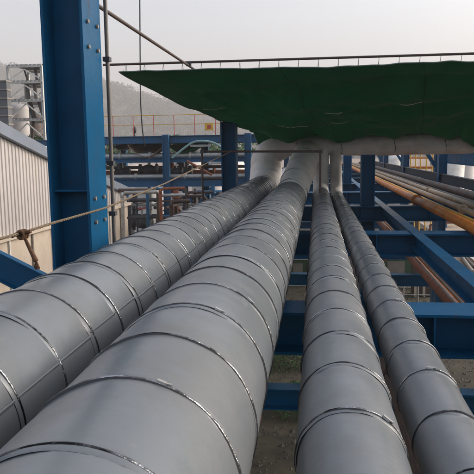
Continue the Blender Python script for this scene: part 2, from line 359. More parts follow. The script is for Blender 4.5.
for nm, P_, rr_ in (('elbow_band', [(-1.288,15.8,-.925),(-1.288,16.0,-.90),(-1.28,16.25,-.79),(-1.26,16.40,-.62),(-1.245,16.48,-.45)], .345), ('elbow_band', [(-.50,13.55,-.895),(-.44,14.2,-.70),(-.36,14.9,-.47),(-.29,15.5,-.26)], .333)):
    pa = P1 if rr_ > .335 else P2
    for i, q in enumerate(P_):
        q = Vector(q); d = (Vector(P_[min(i+1, len(P_)-1)])-Vector(P_[max(0, i-1)])).normalized(); MB().tube([q-d*.008, q+d*.008], rr_*1.012, 40).build(nm, SEAM_SHADE, pa)

# ------------------------------------------------------------------ blue pipe rack
BT = -1.25
rack = thing('pipe_rack', (0, 5.16, GZ), 'dark blue steel pipe rack of wide beams and columns carrying the grey pipes', 'pipe rack')
YS = [5.15+4.83*k for k in range(-1, 12)]
hb_main = MB().hbeam((-2.6, 0, 0), (5.2, 0, 0), 0.42, 0.34, 0.022, 0.014).mesh('cross_beam', BLUE)
low_me = MB().hbeam((-2.3, 0, 0), (5.0, 0, 0), 0.3, 0.34).mesh('cross_beam', BLUE)
for y in YS:
    inst('cross_beam', hb_main, rack, (0, y, BT-0.17))
    if y > 0: inst('cross_beam', low_me, rack, (0, y, -3.9))
col_up = MB().hbeam((0, 0, GZ), (0, 0, 4.2), 0.42, 0.33, 0.022, 0.016, side=(0,1,0)).mesh('column', BLUE)
col_rear = MB().hbeam((0, 0, GZ), (0, 0, 0.66), 0.42, 0.33, 0.022, 0.016, side=(0,1,0)).mesh('column', BLUE)
inst('column', col_up, rack, (-1.925, YS[1]-.02, 0)); inst('column', col_rear, rack, (-1.955, YS[3], 0))
col_mid = MB().hbeam((0, 0, GZ), (0, 0, -0.12), 0.36, 0.30, 0.022, 0.016, side=(0,1,0)).mesh('column', BLUE)
inst('column', col_mid, rack, (1.15, 14.9, 0))
for k in (5, 7, 9): inst('column', col_rear, rack, (-1.955, YS[k], 0)); inst('column', col_mid, rack, (1.15, YS[k], 0))
for k in (3, 5, 7, 9, 11): inst('column', col_mid, rack, (4.55, YS[k], 0))
# base plates, bolts and gussets on the near column
bp = MB().box((-2.25, 4.86, BT), (-1.72, 5.44, BT+0.02))
bp.build('base_plate', BLUE, rack)
for (x, yy) in ((-1.755, 4.9), (-1.755, 5.4)):
    MB().lathe((x, yy, BT+0.02), [(0.0,0.04),(0.016,0.04),(0.018,0),(0.03,0),(0.03,-0.01)], 8).build('bolt', GALV, rack)
wr = MB(); wr.tube(catmull([at(74, 60, 5.2), at(76, 97, 5.2), at(77.5, 112, 5.2), at(79.5, 122, 5.2)]), 0.0035, 6); wr.build('wire', GALV, rack)
for zc in (0.92, -0.45):
    for xx in (-2.02, -1.83):
        for yy in (5.02, 5.24): MB().prism([(.017*math.cos(k*PI/3), .017*math.sin(k*PI/3)) for k in range(6)], (-1.757, yy, zc+(xx+1.92)), (-1.742, yy, zc+(xx+1.92))).build('bolt', GREYP, rack)
MB().box((-2.07, 5.06, 1.30), (-1.775, 5.20, 1.318)).build('stiffener', BLUE, rack)
MB().box((-2.07, 4.96, -0.30), (-1.775, 5.20, -0.285)).build('stiffener', BLUE, rack)
# longitudinal members
MB().hbeam((1.485, 0.2, -1.245+0.0-0.10), (1.485, 60, -1.345), 0.155, 0.215, 0.012, 0.01).build('stringer', BLUE, rack)
MB().hbeam((4.5, 0.2, -1.06), (4.5, 62, -1.06), 0.16, 0.30, 0.014, 0.01).build('stringer', SLATE, rack)
MB().hbeam((-2.2, 5.4, -1.42), (-2.2, 60, -1.42), 0.16, 0.30, 0.014, 0.01).build('stringer', BLUE, rack)
MB().bar((1.0, 19.8, -1.7), (4.3, 29.6, -1.75), 0.08).build('wind_brace', BLUE, rack)
# stiffener plates welded in the beam webs
stf = MB().box((-0.006, -0.2, -0.145), (0.006, -0.012, 0.145)).mesh('stiffener', BLUE)
for y in YS[1:6]:
    for x in (-0.9, 0.9, 2.5, 4.0): inst('stiffener', stf, rack, (x, y, BT-0.17))
# saddles under the pipes
sad = MB().box((-0.09, -0.1, 0), (0.09, 0.1, 0.045)).mesh('pipe_shoe', DARK)
# blue knee brace at the far left
kn = thing('blue_beam', at(10, 268, 6.3), 'dark blue sloping steel beam end beside the first thick pipe, under the knotted rope', 'beam')
MB().hbeam(at(-60, 236, 6.6), at(75, 304, 6.2), 0.07, 0.30, 0.02, 0.014).build('beam', BLUE, kn)

# rain pipe next to near column
dp = thing('conduit_pipe', (-1.74, 5.42, GZ), 'thin grey brown conduit clipped to the right edge of the big blue column', 'conduit')
MB().tube([(-1.735, 5.42, -5), (-1.735, 5.42, 4)], 0.017, 14).build('conduit', mat('brown_grey_paint', (0.13, 0.115, 0.105), 0.5, 0, 0.2, 4), dp)
for p in (at(108, 163, 5.45), at(113, 213, 5.45), at(106, 60, 5.45)):
    q = MB().box((-1.765, 5.385, p.z-0.018), (-1.708, 5.446, p.z+0.018)).build('clamp', DARK, dp)

TANP = mat('tan_pipe', (0.34, 0.26, 0.18), 0.5, 0.1, 0.15, 2, dirt=(0.22, 0.13, 0.07), dirt_amt=0.5, dirt_scale=3)
# ------------------------------------------------------------------ pipes on the right
def plain_pipe(name, X, Z, r, ya, yb, m, label, joints=(), group=None, flanges=()):
    t = thing(name, (X, ya, Z), label, 'pipe', group)
    MB().tube([(X, y, Z+noise.noise(Vector((X*3, y*0.2, 0)))*0.01) for y in [ya+(yb-ya)*i/40 for i in range(41)]], r, 20).build('pipe_run', m, t)
    for y in joints: MB().lathe((X, y, Z), [(r, -0.03), (r+0.006, -0.02), (r+0.006, 0.02), (r, 0.03)], 20, 'Y').build('weld_collar', m, t)
    for y in flanges: MB().lathe((X, y, Z), [(r, -0.03), (r*1.6, -0.03), (r*1.6, -0.004), (r*1.3, -0.004), (r*1.3, 0.004), (r*1.6, 0.004), (r*1.6, 0.03), (r, 0.03)], 20, 'Y').build('flange', m, t)
    return t
plain_pipe('orange_pipe', 2.29, -1.168, 0.08, 1, 58, ORANGE, 'upper orange pipe lying on the blue cross beams at right', (7.5, 12.6, 18.2, 26), flanges=(15.2,))
plain_pipe('orange_pipe', 1.93, -1.92, 0.105, 0.5, 40, ORANGE, 'lower orange pipe hung beneath the blue cross beams', (4.2, 8.8, 14))
plain_pipe('tan_pipe', 2.87, -1.188, 0.06, 1, 58, TANP, 'pale tan pipe next to the upper orange pipe', (9.2, 16.1), flanges=(13.2,))
plain_pipe('tan_pipe', 3.20, -1.182, 0.065, 1, 58, TANP, 'pale tan pipe between its thinner twin and the brown pipe', (8.1, 15.2), flanges=(19,))
plain_pipe('ochre_pipe', 2.60, -1.21, 0.035, 1, 58, YEL, 'thin ochre pipe between upper orange and tan pipes', (9,))
plain_pipe('brown_pipe', 3.78, -1.15, 0.10, 1, 58, BROWNP, 'dark brown pipe along the inner side of the right blue girder', (9.6, 14.4), flanges=(11.5,))
plain_pipe('brown_pipe', 3.50, -1.21, 0.04, 1, 58, DARK, 'thin dark pipe between grey and brown pipes', (12,))
plain_pipe('thin_conduit', 1.56, -1.72, 0.014, 0.5, 40, GALV, 'thin bright conduit hung left of the lower orange pipe', (5.5, 7.2))
plain_pipe('thin_conduit', 1.72, -1.80, 0.012, 0.5, 30, GALV, 'thin bright conduit closest to the lower orange pipe', (6.4,))
# low level pipes glimpsed through the rack
for i, (x, z, r, m, lab) in enumerate([(-0.9, -3.5, .12, RUST, 'rusty pipe on the lower rack level below the grey pipes'), (0.3, -3.58, .1, GREYP, 'grey pipe on the lower rack level under the middle gap'), (1.15, -3.58, .07, BROWNP, 'brown pipe on the lower rack level under the blue stringer'), (3.1, -3.52, .14, RUST, 'thick rusty pipe on the lower rack level at right'), (3.7, -3.6, .08, GREYP, 'grey pipe on the lower rack level at far right')]):
    plain_pipe('low_pipe', x, z, r, 0, 58, m, lab, (6, 11), flanges=(8.2+i,))

# ------------------------------------------------------------------ tarp
tp = thing('green_tarp', (1, 12, 0.7), 'dark green tarpaulin stretched over the grey cross pipe, sagging in folds', 'tarpaulin')
NU, NV = 240, 120
DR = [(210,112),(232,122),(250,126),(262,133),(275,139),(290,143),(303,139),(316,134),(325,138),(338,143),(350,142),(360,138),(372,135),(384,136),(396,139),(408,134),(428,133),(440,137),(452,140),(460,136),(466,142),(476,147),(500,146),(560,142)]
DRP = [at(px, py, 15.95) for px, py in DR]
def droop_z(X):
    if X <= DRP[0].x: return DRP[0].z
    for a, b in zip(DRP, DRP[1:]):
        if X <= b.x:
            k = (X-a.x)/(b.x-a.x); k = k*k*(3-2*k); return a.z+(b.z-a.z)*k
    return DRP[-1].z
def tarp_xl(Y): return -2.87+(Y-12.4)*(1.14/3.6)
def tarp_pt(u, v):
    Y = 11.0 + v*5.7; XL = tarp_xl(Y); X = XL + u*(6.4-XL)
    sq = min(1, v/0.80)**0.8
    base = 1.36 - 0.80*sq
    sag = -0.10*math.sin(PI*min(1, v*1.1))*math.sin(PI*min(1, u*1.6)) if u < 0.62 else 0
    k0 = min(1, v*5+0.1)
    fold = (noise.noise(Vector((X*0.45+2, Y*1.3, 1.7)))*0.26 + noise.noise(Vector((X*0.8+Y*1.6, Y*1.1-X*0.3, 5)))*0.12)*k0 + noise.noise(Vector((X*3+Y*2, Y*2.2, 9)))*0.02
    crease = (0.22*abs(noise.noise(Vector((X*0.55+Y*1.1, Y*0.9-X*0.25, 12)))) + 0.07*abs(noise.noise(Vector((X*1.6-Y*1.8, Y*1.0+X, 21)))))*k0 - 0.08*k0
    z = base + sag + (fold+crease)*min(1, u*10+0.15)
    t = max(0, (v-0.72)/0.15)
    if v > 0.72:
        tt = min(1, t); tt = tt*tt*(3-2*tt)
        z = z*(1-tt) + (droop_z(X)+noise.noise(Vector((X*4, Y*2, 2)))*0.012)*tt
    if v > 0.89: k = min(1, (v-0.89)/0.045); z = z*(1-k)+0.47*k
    if v > 0.96: z -= ((v-0.96)/0.04)*0.3
    return Vector((X + noise.noise(Vector((Y*0.8, 3, 3)))*0.05, Y + (noise.noise(Vector((X*0.8, 7, 3)))*0.08 if v < 0.1 else 0), z))
tm = MB(); P = [[tarp_pt(i/NU, j/NV) for i in range(NU+1)] for j in range(NV+1)]
tm.add([p for r_ in P for p in r_], [(j*(NU+1)+i, j*(NU+1)+i+1, (j+1)*(NU+1)+i+1, (j+1)*(NU+1)+i) for j in range(NV) for i in range(NU)], True)
to = tm.build('sheet', TARP, tp); md = to.modifiers.new('thick', 'SOLIDIFY'); md.thickness = 0.003; md.offset = 1
hm = MB(); hm.tube([P[j][0]+Vector((0.01, 0, 0.0)) for j in range(NV+1)], 0.012, 8); hm.tube([P[0][i] for i in range(NU+1)], 0.010, 8)
hm.build('hem', TARPD, tp)
for (xa, xb, y) in ((-0.86, -.18, 14.3), (0.31, .66, 14.3), (.18, .53, 13.2), (-2.3, -1.75, 13.4), (1.6, 2.0, 12.8)):
    c = MB(); pts = []
    for k in range(13):
        x = xa+(xb-xa)*k/12; u = (x-tarp_xl(y))/(6.4-tarp_xl(y)); v = (y-11.0)/5.7; p = tarp_pt(u, v); pts.append(p+Vector((0, 0, -0.012-0.03*math.sin(PI*k/12))))
    c.tube(pts, 0.006, 6).build('cord', CORD, tp)
for i in range(3, NU, 8):
    p = P[0][i]; MB().lathe((p.x, p.y+.05, P[0][i].z), [(.010, -.004), (.020, -.006), (.022, 0), (.020, .006), (.010, .008)], 10).build('eyelet', GALV, tp)
    MB().tube([p+Vector((0, .05, 0)), p+Vector((0, -.02, .03)), Vector((p.x+.01, 11.0, 1.47)), p+Vector((.01, .05, .01))], 0.005, 5).build('tie', CORD, tp)
for j in range(4, 90, 9):
    p = P[j][0]; MB().tube([p+Vector((0.0, 0, 0.0)), p+Vector((-0.03, 0.01, 0.05)), p+Vector((-0.05, 0, 0.12))], 0.007, 6).build('tie', CORD, tp)
for uu in (0.28, 0.52, 0.76):
    m_ = MB(); pa_ = [tarp_pt(uu, j/60)+Vector((0, 0, -0.004)) for j in range(52)]
    m_.tube(pa_, 0.008, 5); m_.build('seam', TARP, tp)
# tubes that carry the tarp
def tubes(name, label, cat, runs, r, m, couplers=(), n=12, group=None):
    t = thing(name, runs[0][0], label, cat, group)
    for a, b in runs: MB().tube([a, b], r, n).build('tube', m, t)
    for p in couplers:
        p = Vector(p); MB().box(p-Vector((0.04,0.035,0.035)), p+Vector((0.04,0.035,0.035))).build('coupler', DARK, t)
    return t
tubes('scaffold_rail', 'dark scaffold tubes above the left and near edge of the green tarp', 'scaffold tube', [((-2.12, 5.3, 1.43), (-2.12, 17.4, 1.43)), ((-3.6, 11.0, 1.485), (6.8, 11.0, 1.485)), ((4.5, 10.6, 1.43), (4.5, 17.4, 1.43)), ((4.5, 14.9, 1.48), (4.5, 14.9, -0.9)), ((-2.16, 14.9, 1.48), (-2.16, 14.9, 0.2))], 0.02, BROWNP, [(-2.12, 14.9, 1.43), (-2.12, 11.0, 1.46), (4.5, 11.0, 1.46)])
# handrail tube in front of the cross pipe
tubes('guard_rail', 'thin dark guard rail tube crossing before the grey elbow with drop leg', 'railing',
      [((-2.30, 13.2, 0.0), (0.10, 13.2, -0.03)), ((0.085, 13.17, -0.01), (0.085, 13.17, -0.86)), ((-2.32, 13.25, 0.12), (-2.32, 13.25, -1.25)), ((-2.30, 13.2, -.55), (-1.9, 13.2, -.55))], 0.022, BROWNP, [(-2.3, 13.2, 0.0), (0.09, 13.2, -0.03)])
MBt = MB().box((-2.55, 13.2, 0.10), (-2.12, 13.3, 0.14)); tag(MBt.build('post_cap_plate', GALV, [o for o in COL.objects if o.name == 'guard_rail'][0]))

# ------------------------------------------------------------------ rope
rp = thing('rope', (-2.0, 13.1, 0), 'twisted tan rope slung along the left with a knot and frayed tail', 'rope')
A = at(232, 151, 13.1); Bp = at(0, 240, 3.05); Cc = at(-90, 262, 2.3)
base_pts = []
for i in range(241):
    s = i/240; inv = (1/13.1)*(1-s) + (1/2.3)*s; Y = 1/inv
    px = 232 + (-90-232)*s
    py = 151 + (262-151)*s + 9*math.sin(PI*s)*0.9 + (3 if px < 60 else 0)*0
    # measured points of its line on the picture: (164,184) (104,208) (55,223) (0,240)
    ys = [(232,151),(164,184),(104,208.5),(55,222.5),(22,233),(0,239),(-90,262)]
    for (xa, ya_), (xb, yb_) in zip(ys, ys[1:]):
        if xb <= px <= xa: py = ya_+(yb_-ya_)*(xa-px)/(xa-xb); break
    base_pts.append(at(px, py, Y))
for st in range(3):
    m = MB(); pts = []
    L = 0
    for i, p in enumerate(base_pts):
        if i: L += (p-base_pts[i-1]).length
        pts.append(p)
    # resample finely for the twist
    fine = []; L = 0
    for a_, b_ in zip(base_pts, base_pts[1:]):
        seg = (b_-a_).length; kmax = max(2, int(seg/0.012))
        for k in range(kmax):
            q = a_.lerp(b_, k/kmax); ang = (L+seg*k/kmax)/0.055*2*PI/1.6 + st*2*PI/3
            fine.append(q + Vector((1, 0.2, 0)).normalized()*math.cos(ang)*0.0045 + Vector((0, 0, 1))*math.sin(ang)*0.0045)
        L += seg
    m.tube(fine, 0.0044, 6).build('strand', ROPE, rp)
kp = at(22, 234.5, 3.2)
kn2 = MB()
for q in range(3):
    kn2.tube([kp+Vector((math.cos(a)*0.016+0.004*q, (q-1)*0.018, math.sin(a)*0.02)) for a in [2*PI*k/14 for k in range(15)]], 0.0085, 8)
kn2.tube([kp+Vector((-0.06, 0, -0.012)), kp+Vector((-.02, .01, .008)), kp+Vector((.02, 0, .01)), kp+Vector((.05, 0, .016))], 0.010, 8)
kn2.build('knot', ROPED, rp)
e1 = [at(24, 236, 3.2), at(28, 245, 3.2), at(32, 253, 3.19), at(36, 261, 3.18)]
tl = MB(); tl.tube(catmull(e1), [0.008+0.006*(k/18) for k in range(19)], 8)
for k in range(34):
    a = rng.uniform(0, 2*PI); q = e1[-1]; tl.tube([q+Vector((0,0,0.01)), q+Vector((math.cos(a)*0.014+0.004, math.sin(a)*0.012, -0.03-rng.random()*0.015))], 0.0025, 4)
tl.build('tail', ROPED, rp)

# ------------------------------------------------------------------ warehouse at left
wh = thing('warehouse', (-9, 18, GZ), 'cream ribbed metal warehouse with sloping grey blue roof edge', 'building')
XW = -8.0
RL = [(3.0, 3.6), (15.93, 0.49), (18.79, -0.15), (24.95, -1.38), (26.9, -1.75)]
def roofz(y):
    for a, b in zip(RL, RL[1:]):
        if y <= b[0]: return a[1]+(b[1]-a[1])*(y-a[0])/(b[0]-a[0])
    return RL[-1][1]
LZ = -2.16
def ribbed(ya, yb, z0, ztop):
    pr = []; y = ya; k = 0
    pitch = 0.2
    while y < yb-1e-4:
        for dy, dx in ((0, 0), (0.10, 0), (0.12, 0.03), (0.17, 0.03), (0.19, 0)):
            if y+dy <= yb: pr.append((y+dy, dx))
        y += pitch
    pr.append((yb, 0))
    m = MB(); vs = []
    for (yy, dx) in pr:
        vs += [(XW+dx, yy, z0), (XW+dx, yy, ztop(yy))]
    m.add(vs, [(2*i, 2*i+2, 2*i+3, 2*i+1) for i in range(len(pr)-1)])
    return m
y = 9.0
while y < 26.5:
    ye = min(y+0.996, 26.8); dz = rng.uniform(-.004, .004)
    ribbed(y, ye, LZ+0.06, lambda q: roofz(q)-0.05).build('wall_sheet', SHEET, wh); y += 1.0
tr = MB()
for a, b in zip(RL, RL[1:]):
    tr.prism([(-0.0,-0.26),(0.14,-0.26),(0.14,0.04),(-0.0,0.04)], (XW+0.04, a[0], a[1]), (XW+0.04, b[0], b[1]+0.0), side=(1,0,0))
tr.build('roof_edge', ROOF, wh)
rf_ = MB()
for a, b in zip(RL, RL[1:]):
    rf_.add([(XW, a[0], a[1]), (XW, b[0], b[1]), (-34, b[0], b[1]), (-34, a[0], a[1])], [(0,1,2,3)])
    k = a[0]
rf_.build('roof', ROOF, wh)
MB().box((XW-0.02, 8, LZ-0.05), (XW+0.16, 27.0, LZ+0.06)).build('ledge', PANEL, wh)
y = 9.0; i = 0
while y < 26.5:
    MB().box((XW-0.05, y+0.02, GZ+0.3), (XW+0.02, min(y+1.38, 26.9), LZ-0.05)).build('wall_panel', PANEL, wh)
    MB().box((XW+0.0, y-0.05, GZ+0.3), (XW+0.07, y+0.02, LZ-0.05)).build('wall_post', WHITEP if i % 2 else GREYP, wh)
    y += 1.4; i += 1
MB().box((XW-0.2, 8, GZ), (XW+0.05, 27, GZ+0.3)).build('plinth', KERB, wh)
MB().box((-34, 26.85, GZ), (XW-0.06, 26.95, -1.8)).build('end_wall', SHEET, wh)

# ------------------------------------------------------------------ helpers for plant items
def post_rail(name, label, p0, p1, hgt, n, m, mr, group=None, r=0.025):
    t = thing(name, p0, label, 'railing', group); p0 = Vector(p0); p1 = Vector(p1)
    for k in range(n+1):
        p = p0.lerp(p1, k/n); MB().tube([p, p+Vector((0,0,hgt))], r*1.2, 8).build('post', m, t)
    for z in (hgt, hgt*0.55): MB().tube([p0+Vector((0,0,z)), p1+Vector((0,0,z))], r, 8).build('rail', mr, t)
    return t
def valve(p, s, label, m=DARK, wheel=RED):
    t = thing('valve', p, label, 'valve'); x, y, z = p
    MB().lathe(p, [(0, -0.35*s), (0.2*s, -0.35*s), (0.2*s, -0.28*s), (0.1*s, -0.26*s), (0.17*s, -0.1*s), (0.19*s, 0), (0.17*s, 0.1*s), (0.1*s, 0.26*s), (0.2*s, 0.28*s), (0.2*s, 0.35*s), (0, 0.35*s)], 16, 'X').build('body', m, t)
    MB().tube([(x, y, z), (x, y, z+0.55*s)], 0.035*s, 8).build('stem', GALV, t)
    w_ = MB(); w_.tube([(x+math.cos(a)*0.2*s, y+math.sin(a)*0.2*s, z+0.52*s) for a in [2*PI*k/16 for k in range(17)]], 0.02*s, 6)
    for a in (0, PI/2): w_.tube([(x-math.cos(a)*0.2*s, y-math.sin(a)*0.2*s, z+0.52*s), (x+math.cos(a)*0.2*s, y+math.sin(a)*0.2*s, z+0.52*s)], 0.014*s, 6)
    w_.build('handwheel', wheel, t)
    return t
def vessel(px, Y, ztop, r, label, m=TANKM, z0=GZ+0.8):
    c = at(px, 150, Y); t = thing('process_vessel', (c.x, Y, GZ), label, 'vessel')
    hh = ztop-z0
    MB().lathe((c.x, Y, z0), [(0, -r*0.4), (r*0.7, -r*0.25), (r, 0), (r, hh*0.3), (r*1.03, hh*0.3), (r*1.03, hh*0.3+0.1), (r, hh*0.3+0.1), (r, hh-r*0.5), (r*0.85, hh-r*0.2), (r*0.5, hh-0.05), (0, hh)], 24).build('shell', m, t)
    for k in range(3):
        a = 2*PI*k/3; MB().tube([(c.x+math.cos(a)*r*0.85, Y+math.sin(a)*r*0.85, GZ), (c.x+math.cos(a)*r*0.85, Y+math.sin(a)*r*0.85, z0+0.2)], 0.08, 8).build('leg', BLUE2, t)
    MB().tube([(c.x, Y, ztop-0.1), (c.x, Y, ztop+0.3), (c.x+0.3, Y, ztop+0.5), (c.x+1.5, Y, ztop+0.5)], 0.09, 10).build('outlet_pipe', GALV, t)
    return t

# ------------------------------------------------------------------ far rack at left (three tiers)
YR = 30.0
def zat(px, py, Y): return at(px, py, Y).z
r2 = thing('pipe_rack', at(167, 300, YR), 'lighter blue three tier pipe rack standing beyond the warehouse', 'pipe rack')
xl = at(70, 150, YR).x; xr = at(262, 150, YR).x
t1, t2, t3 = zat(165, 139.5, YR), zat(165, 158, YR), zat(165, 181.5, YR)
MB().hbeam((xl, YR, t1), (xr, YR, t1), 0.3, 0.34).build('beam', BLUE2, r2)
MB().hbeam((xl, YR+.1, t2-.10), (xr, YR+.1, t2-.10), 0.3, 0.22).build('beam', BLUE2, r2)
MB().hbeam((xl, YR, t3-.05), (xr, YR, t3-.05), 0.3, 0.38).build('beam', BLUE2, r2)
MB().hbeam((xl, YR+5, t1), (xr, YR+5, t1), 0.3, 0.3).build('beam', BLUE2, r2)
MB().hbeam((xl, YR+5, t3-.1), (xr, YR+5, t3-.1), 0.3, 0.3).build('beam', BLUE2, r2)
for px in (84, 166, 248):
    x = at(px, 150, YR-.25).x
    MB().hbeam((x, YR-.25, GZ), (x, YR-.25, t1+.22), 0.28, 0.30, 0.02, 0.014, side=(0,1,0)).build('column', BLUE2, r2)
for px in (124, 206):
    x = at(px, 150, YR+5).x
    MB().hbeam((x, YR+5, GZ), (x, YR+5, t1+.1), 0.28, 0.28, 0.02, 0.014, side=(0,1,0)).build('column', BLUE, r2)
for px in (110, 140, 195, 225):
    x = at(px, 150, YR).x; MB().hbeam((x, YR+.2, t3-.05), (x, YR+4.9, t3-.1), 0.2, 0.24).build('joist', BLUE2, r2)
def at3(px, py, Y): return tuple(at(px, py, Y))
MB().bar(at(112, 186, YR), at(122, 195, YR+.3), 0.14).build('knee_brace', BLUE2, r2)
MB().bar(at(198, 205, YR+.3), at(215, 184, YR), 0.12).build('knee_brace', BLUE2, r2)
MB().bar(at(178, 184, YR), at(192, 202, YR+.3), 0.12).build('knee_brace', BLUE2, r2)
# deck grating on top tier
MB().box((xl, YR+.16, t1+.13), (xr, YR+4.8, t1+.16)).build('deck', BROWNP, r2)
# silver pipes on tier 2 and 3
def hpipe(name, z, r, m, label, Y, pa=70, pb=262, fl=()):
    a, b = at(pa, 150, Y).x, at(pb, 150, Y).x
    t = thing(name, (a, Y, z), label, 'pipe'); MB().tube([(a, Y, z), (b, Y, z)], r, 16).build('pipe_run', m, t)
    for px in fl:
        x = at(px, 150, Y).x; MB().lathe((x, Y, z), [(r, -0.06), (r*1.5, -0.06), (r*1.5, 0.06), (r, 0.06)], 16, 'X').build('flange', m, t)
hpipe('silver_pipe', t2+.12, 0.12, GALV, 'silver pipe lying on the middle tier of the lighter rack', YR+.1, fl=(120, 150, 190))
hpipe('silver_pipe', t3+.24, 0.10, GALV, 'thin pale pipe on the lowest tier of the lighter rack', YR, fl=(135, 185))
hpipe('rusty_pipe', t3+.30, 0.16, RUST, 'rusty pipe behind on the lowest tier of the lighter rack', YR+2.4, fl=(128, 180, 214))
hpipe('rusty_pipe', t2-.9+.4, 0.08, BROWNP, 'thin brown pipe between two tiers of the lighter rack', YR+3, fl=(140,))
hpipe('grey_pipe', zat(150, 205, YR+1), 0.07, GALV, 'thin grey pipe low under the lighter rack', YR+1, fl=(130, 155, 200))
hpipe('grey_pipe', zat(150, 216, YR+2), 0.1, DARK, 'dark pipe lowest under the lighter rack', YR+2, fl=(125, 145, 170, 190))
post_rail('walkway_rail', 'red posts and yellow rails along the top walkway of the lighter rack', (xl+.2, YR+.05, t1+.17), (xr-.2, YR+.05, t1+.17), 0.95, 9, RED, YEL, r=0.014)
# lamp on walkway
lp = thing('small_lamp', at(134.6, 135, YR+.4), 'small dark lamp standing on the high walkway', 'lamp')
c = at(134.6, 131, YR+.4); MB().tube([(c.x, c.y, t1+.17), (c.x, c.y, c.z)], 0.03, 8).build('pole', DARK, lp); MB().lathe((c.x, c.y, c.z), [(0,-.1),(.07,-.1),(.1,.1),(.05,.2),(0,.22)], 10).build('lamp_head', DARK, lp)
dsh = thing('warning_sign', at(199, 127, YR+.4), 'yellow and red sign board fixed to the walkway rail near the second column', 'sign')
c = at(209, 127, YR-.02); MB().box((c.x-.2, c.y-.02, c.z-.16), (c.x+.2, c.y+.0, c.z+.18)).build('board', YEL, dsh)
MB().box((c.x-.08, c.y-.035, c.z-.08), (c.x+.1, c.y-.02, c.z+.10)).build('mark', RED, dsh)
# brown net bags sagging below tier one
def net(pa, pb, zs, label, m=DIRTNET):
    t = MB(); n = 24; vs = []; rows = 5
    a, b = at(pa, 150, YR-.2), at(pb, 150, YR-.2)
    for i in range(n+1):
        s = i/n; x = a.x+(b.x-a.x)*s; sg = 0.05+zs*(math.sin(PI*s)**0.8 if zs > 0 else 0)
        for j in range(rows+1):
            q = j/rows; yy = YR+.5 + 2.0*q; vs.append((x, yy-.7, t1-.17-sg*math.sin(PI*min(1, .35+q*.65))+noise.noise(Vector((x*2, yy, 0)))*.08))
    t.add(vs, [(i*(rows+1)+j, (i+1)*(rows+1)+j, (i+1)*(rows+1)+j+1, i*(rows+1)+j+1) for i in range(n) for j in range(rows)], True)
    o = t.build('sagging_net', m); tag(o, label, 'net'); mdd = o.modifiers.new('t', 'SOLIDIFY'); mdd.thickness = .02
net(128, 163, 0.62, 'tan net sagging to a point under the walkway of the lighter rack')
net(166, 200, 0.45, 'dark green net drooping right of the first light blue column', TARP)
net(110, 131, 0.25, 'brown net hung under the walkway next to the big column', BROWNP)
cb = thing('hanging_cable', at(140, 60, 27), 'thin cable hanging down in front of the hazy hill', 'cable')
MB().tube(catmull([at(139.6, -30, 27), at(140.2, 60, 27), at(140.6, 100, 27), at(142.5, 130, 27.3), at(145, 146, 28)]), 0.028, 8).build('cable', DARK, cb)
# arched pale pipe
ap = thing('arched_pipe', at(183, 150, 28), 'pale green pipe arching over the lighter rack', 'pipe')
MB().tube(catmull([at(172, 158, 28), at(183, 149, 28), at(193, 142.5, 28), at(203, 141, 28), at(214, 143, 28), at(226, 150, 28)]), 0.045, 10).build('pipe_run', mat('pale_green', (0.20, 0.32, 0.32), 0.5, 0, 0.1, 2), ap)
for px in (128, 136, 190, 216): pass
for px, Y, z, s, lab in [(148, YR+1, t3+.55, 1.3, 'dark valve cluster standing on the lowest tier behind the net'), (156, YR+1.4, t3+.45, 1.0, 'smaller valve right of the dark cluster on the lowest tier'), (184, YR+1, t3+.45, 1.1, 'valve on the lowest tier right of the light blue column'), (122, YR+1.2, t3+.45, 1.0, 'valve on the lowest tier beside the big blue column'), (176, YR+.6, t3+.45, .9, 'small valve close to the light blue column'),
                         (140, YR+.5, -3.4, 1.4, 'large valve low under the lighter rack'), (196, YR-2, -2.6, 1.3, 'large valve low beside the first thick pipe')]:
    c = at(px, 150, Y); valve((c.x, Y, z), s, lab)
    MB2 = MB().tube([(c.x, Y, z), (c.x, Y, z-.6*s)], .09*s, 10)
for px, Y, zt, r, lab, m in [(147, 38, -1.4, 0.9, 'tall cream vessel under the lighter rack', WHITEP), (127, 42, -.7, 1.2, 'grey vessel behind the lighter rack near the big column', TANKM), (183, 44, -.4, 1.5, 'wide dull vessel behind the light blue column', TANKM), (207, 40, -1.2, 1.0, 'rust stained vessel behind the brown rail post', TANKM), (222, 52, -.1, 1.8, 'big pale vessel near the second dark blue column', WHITEP)]:
    vessel(px, Y, zt, r, lab, m)
# vertical risers under the far rack
for i, (px, ya, yb, Y, r, m, lab) in enumerate([(114, 189, 235, 31, .10, BROWNP, 'brown riser pipe just right of the big column'), (121, 160, 178, 32, .16, DARK, 'dark stub riser left in the middle tier'), (149, 143, 178, 33, .08, DARK, 'thin dark riser under the sagging net'), (172, 160, 178, 32, .09, RUST, 'rusty short riser right of the light blue column'), (181, 158, 176, 31.5, .13, DARK, 'dark thick riser in the middle tier'), (186, 158, 178, 31.5, .1, DARK, 'dark thinner riser in the middle tier'),
                                      (176, 190, 215, 29, .12, RUST, 'rusty riser below the lowest tier'), (185, 188, 215, 29.5, .1, DARK, 'dark riser below the lowest tier'), (150, 190, 215, 31, .08, GALV, 'bright thin riser before the cream vessel'), (134, 190, 215, 32, .08, DARK, 'dark thin riser left of the cream vessel'), (160, 188, 215, 33, .08, GREYP, 'grey thin riser left of the light blue column'), (213, 186, 210, 27, .09, BLUE2, 'blue riser near the second dark blue column')]):
    t = thing('riser_pipe', at(px, yb, Y), lab, 'pipe'); MB().tube([at(px, ya, Y), at(px+.3, yb+15, Y)], r, 10).build('pipe_run', m, t)
    for f in (.3, .75): p = at(px, ya+(yb-ya)*f, Y); MB().lathe(p, [(r, -.05), (r*1.5, -.05), (r*1.5, .05), (r, .05)], 12).build('flange', m, t)
bdl = thing('slanting_pipe', at(187, 163, 29), 'rusty pipe slanting down behind the rail post', 'pipe')
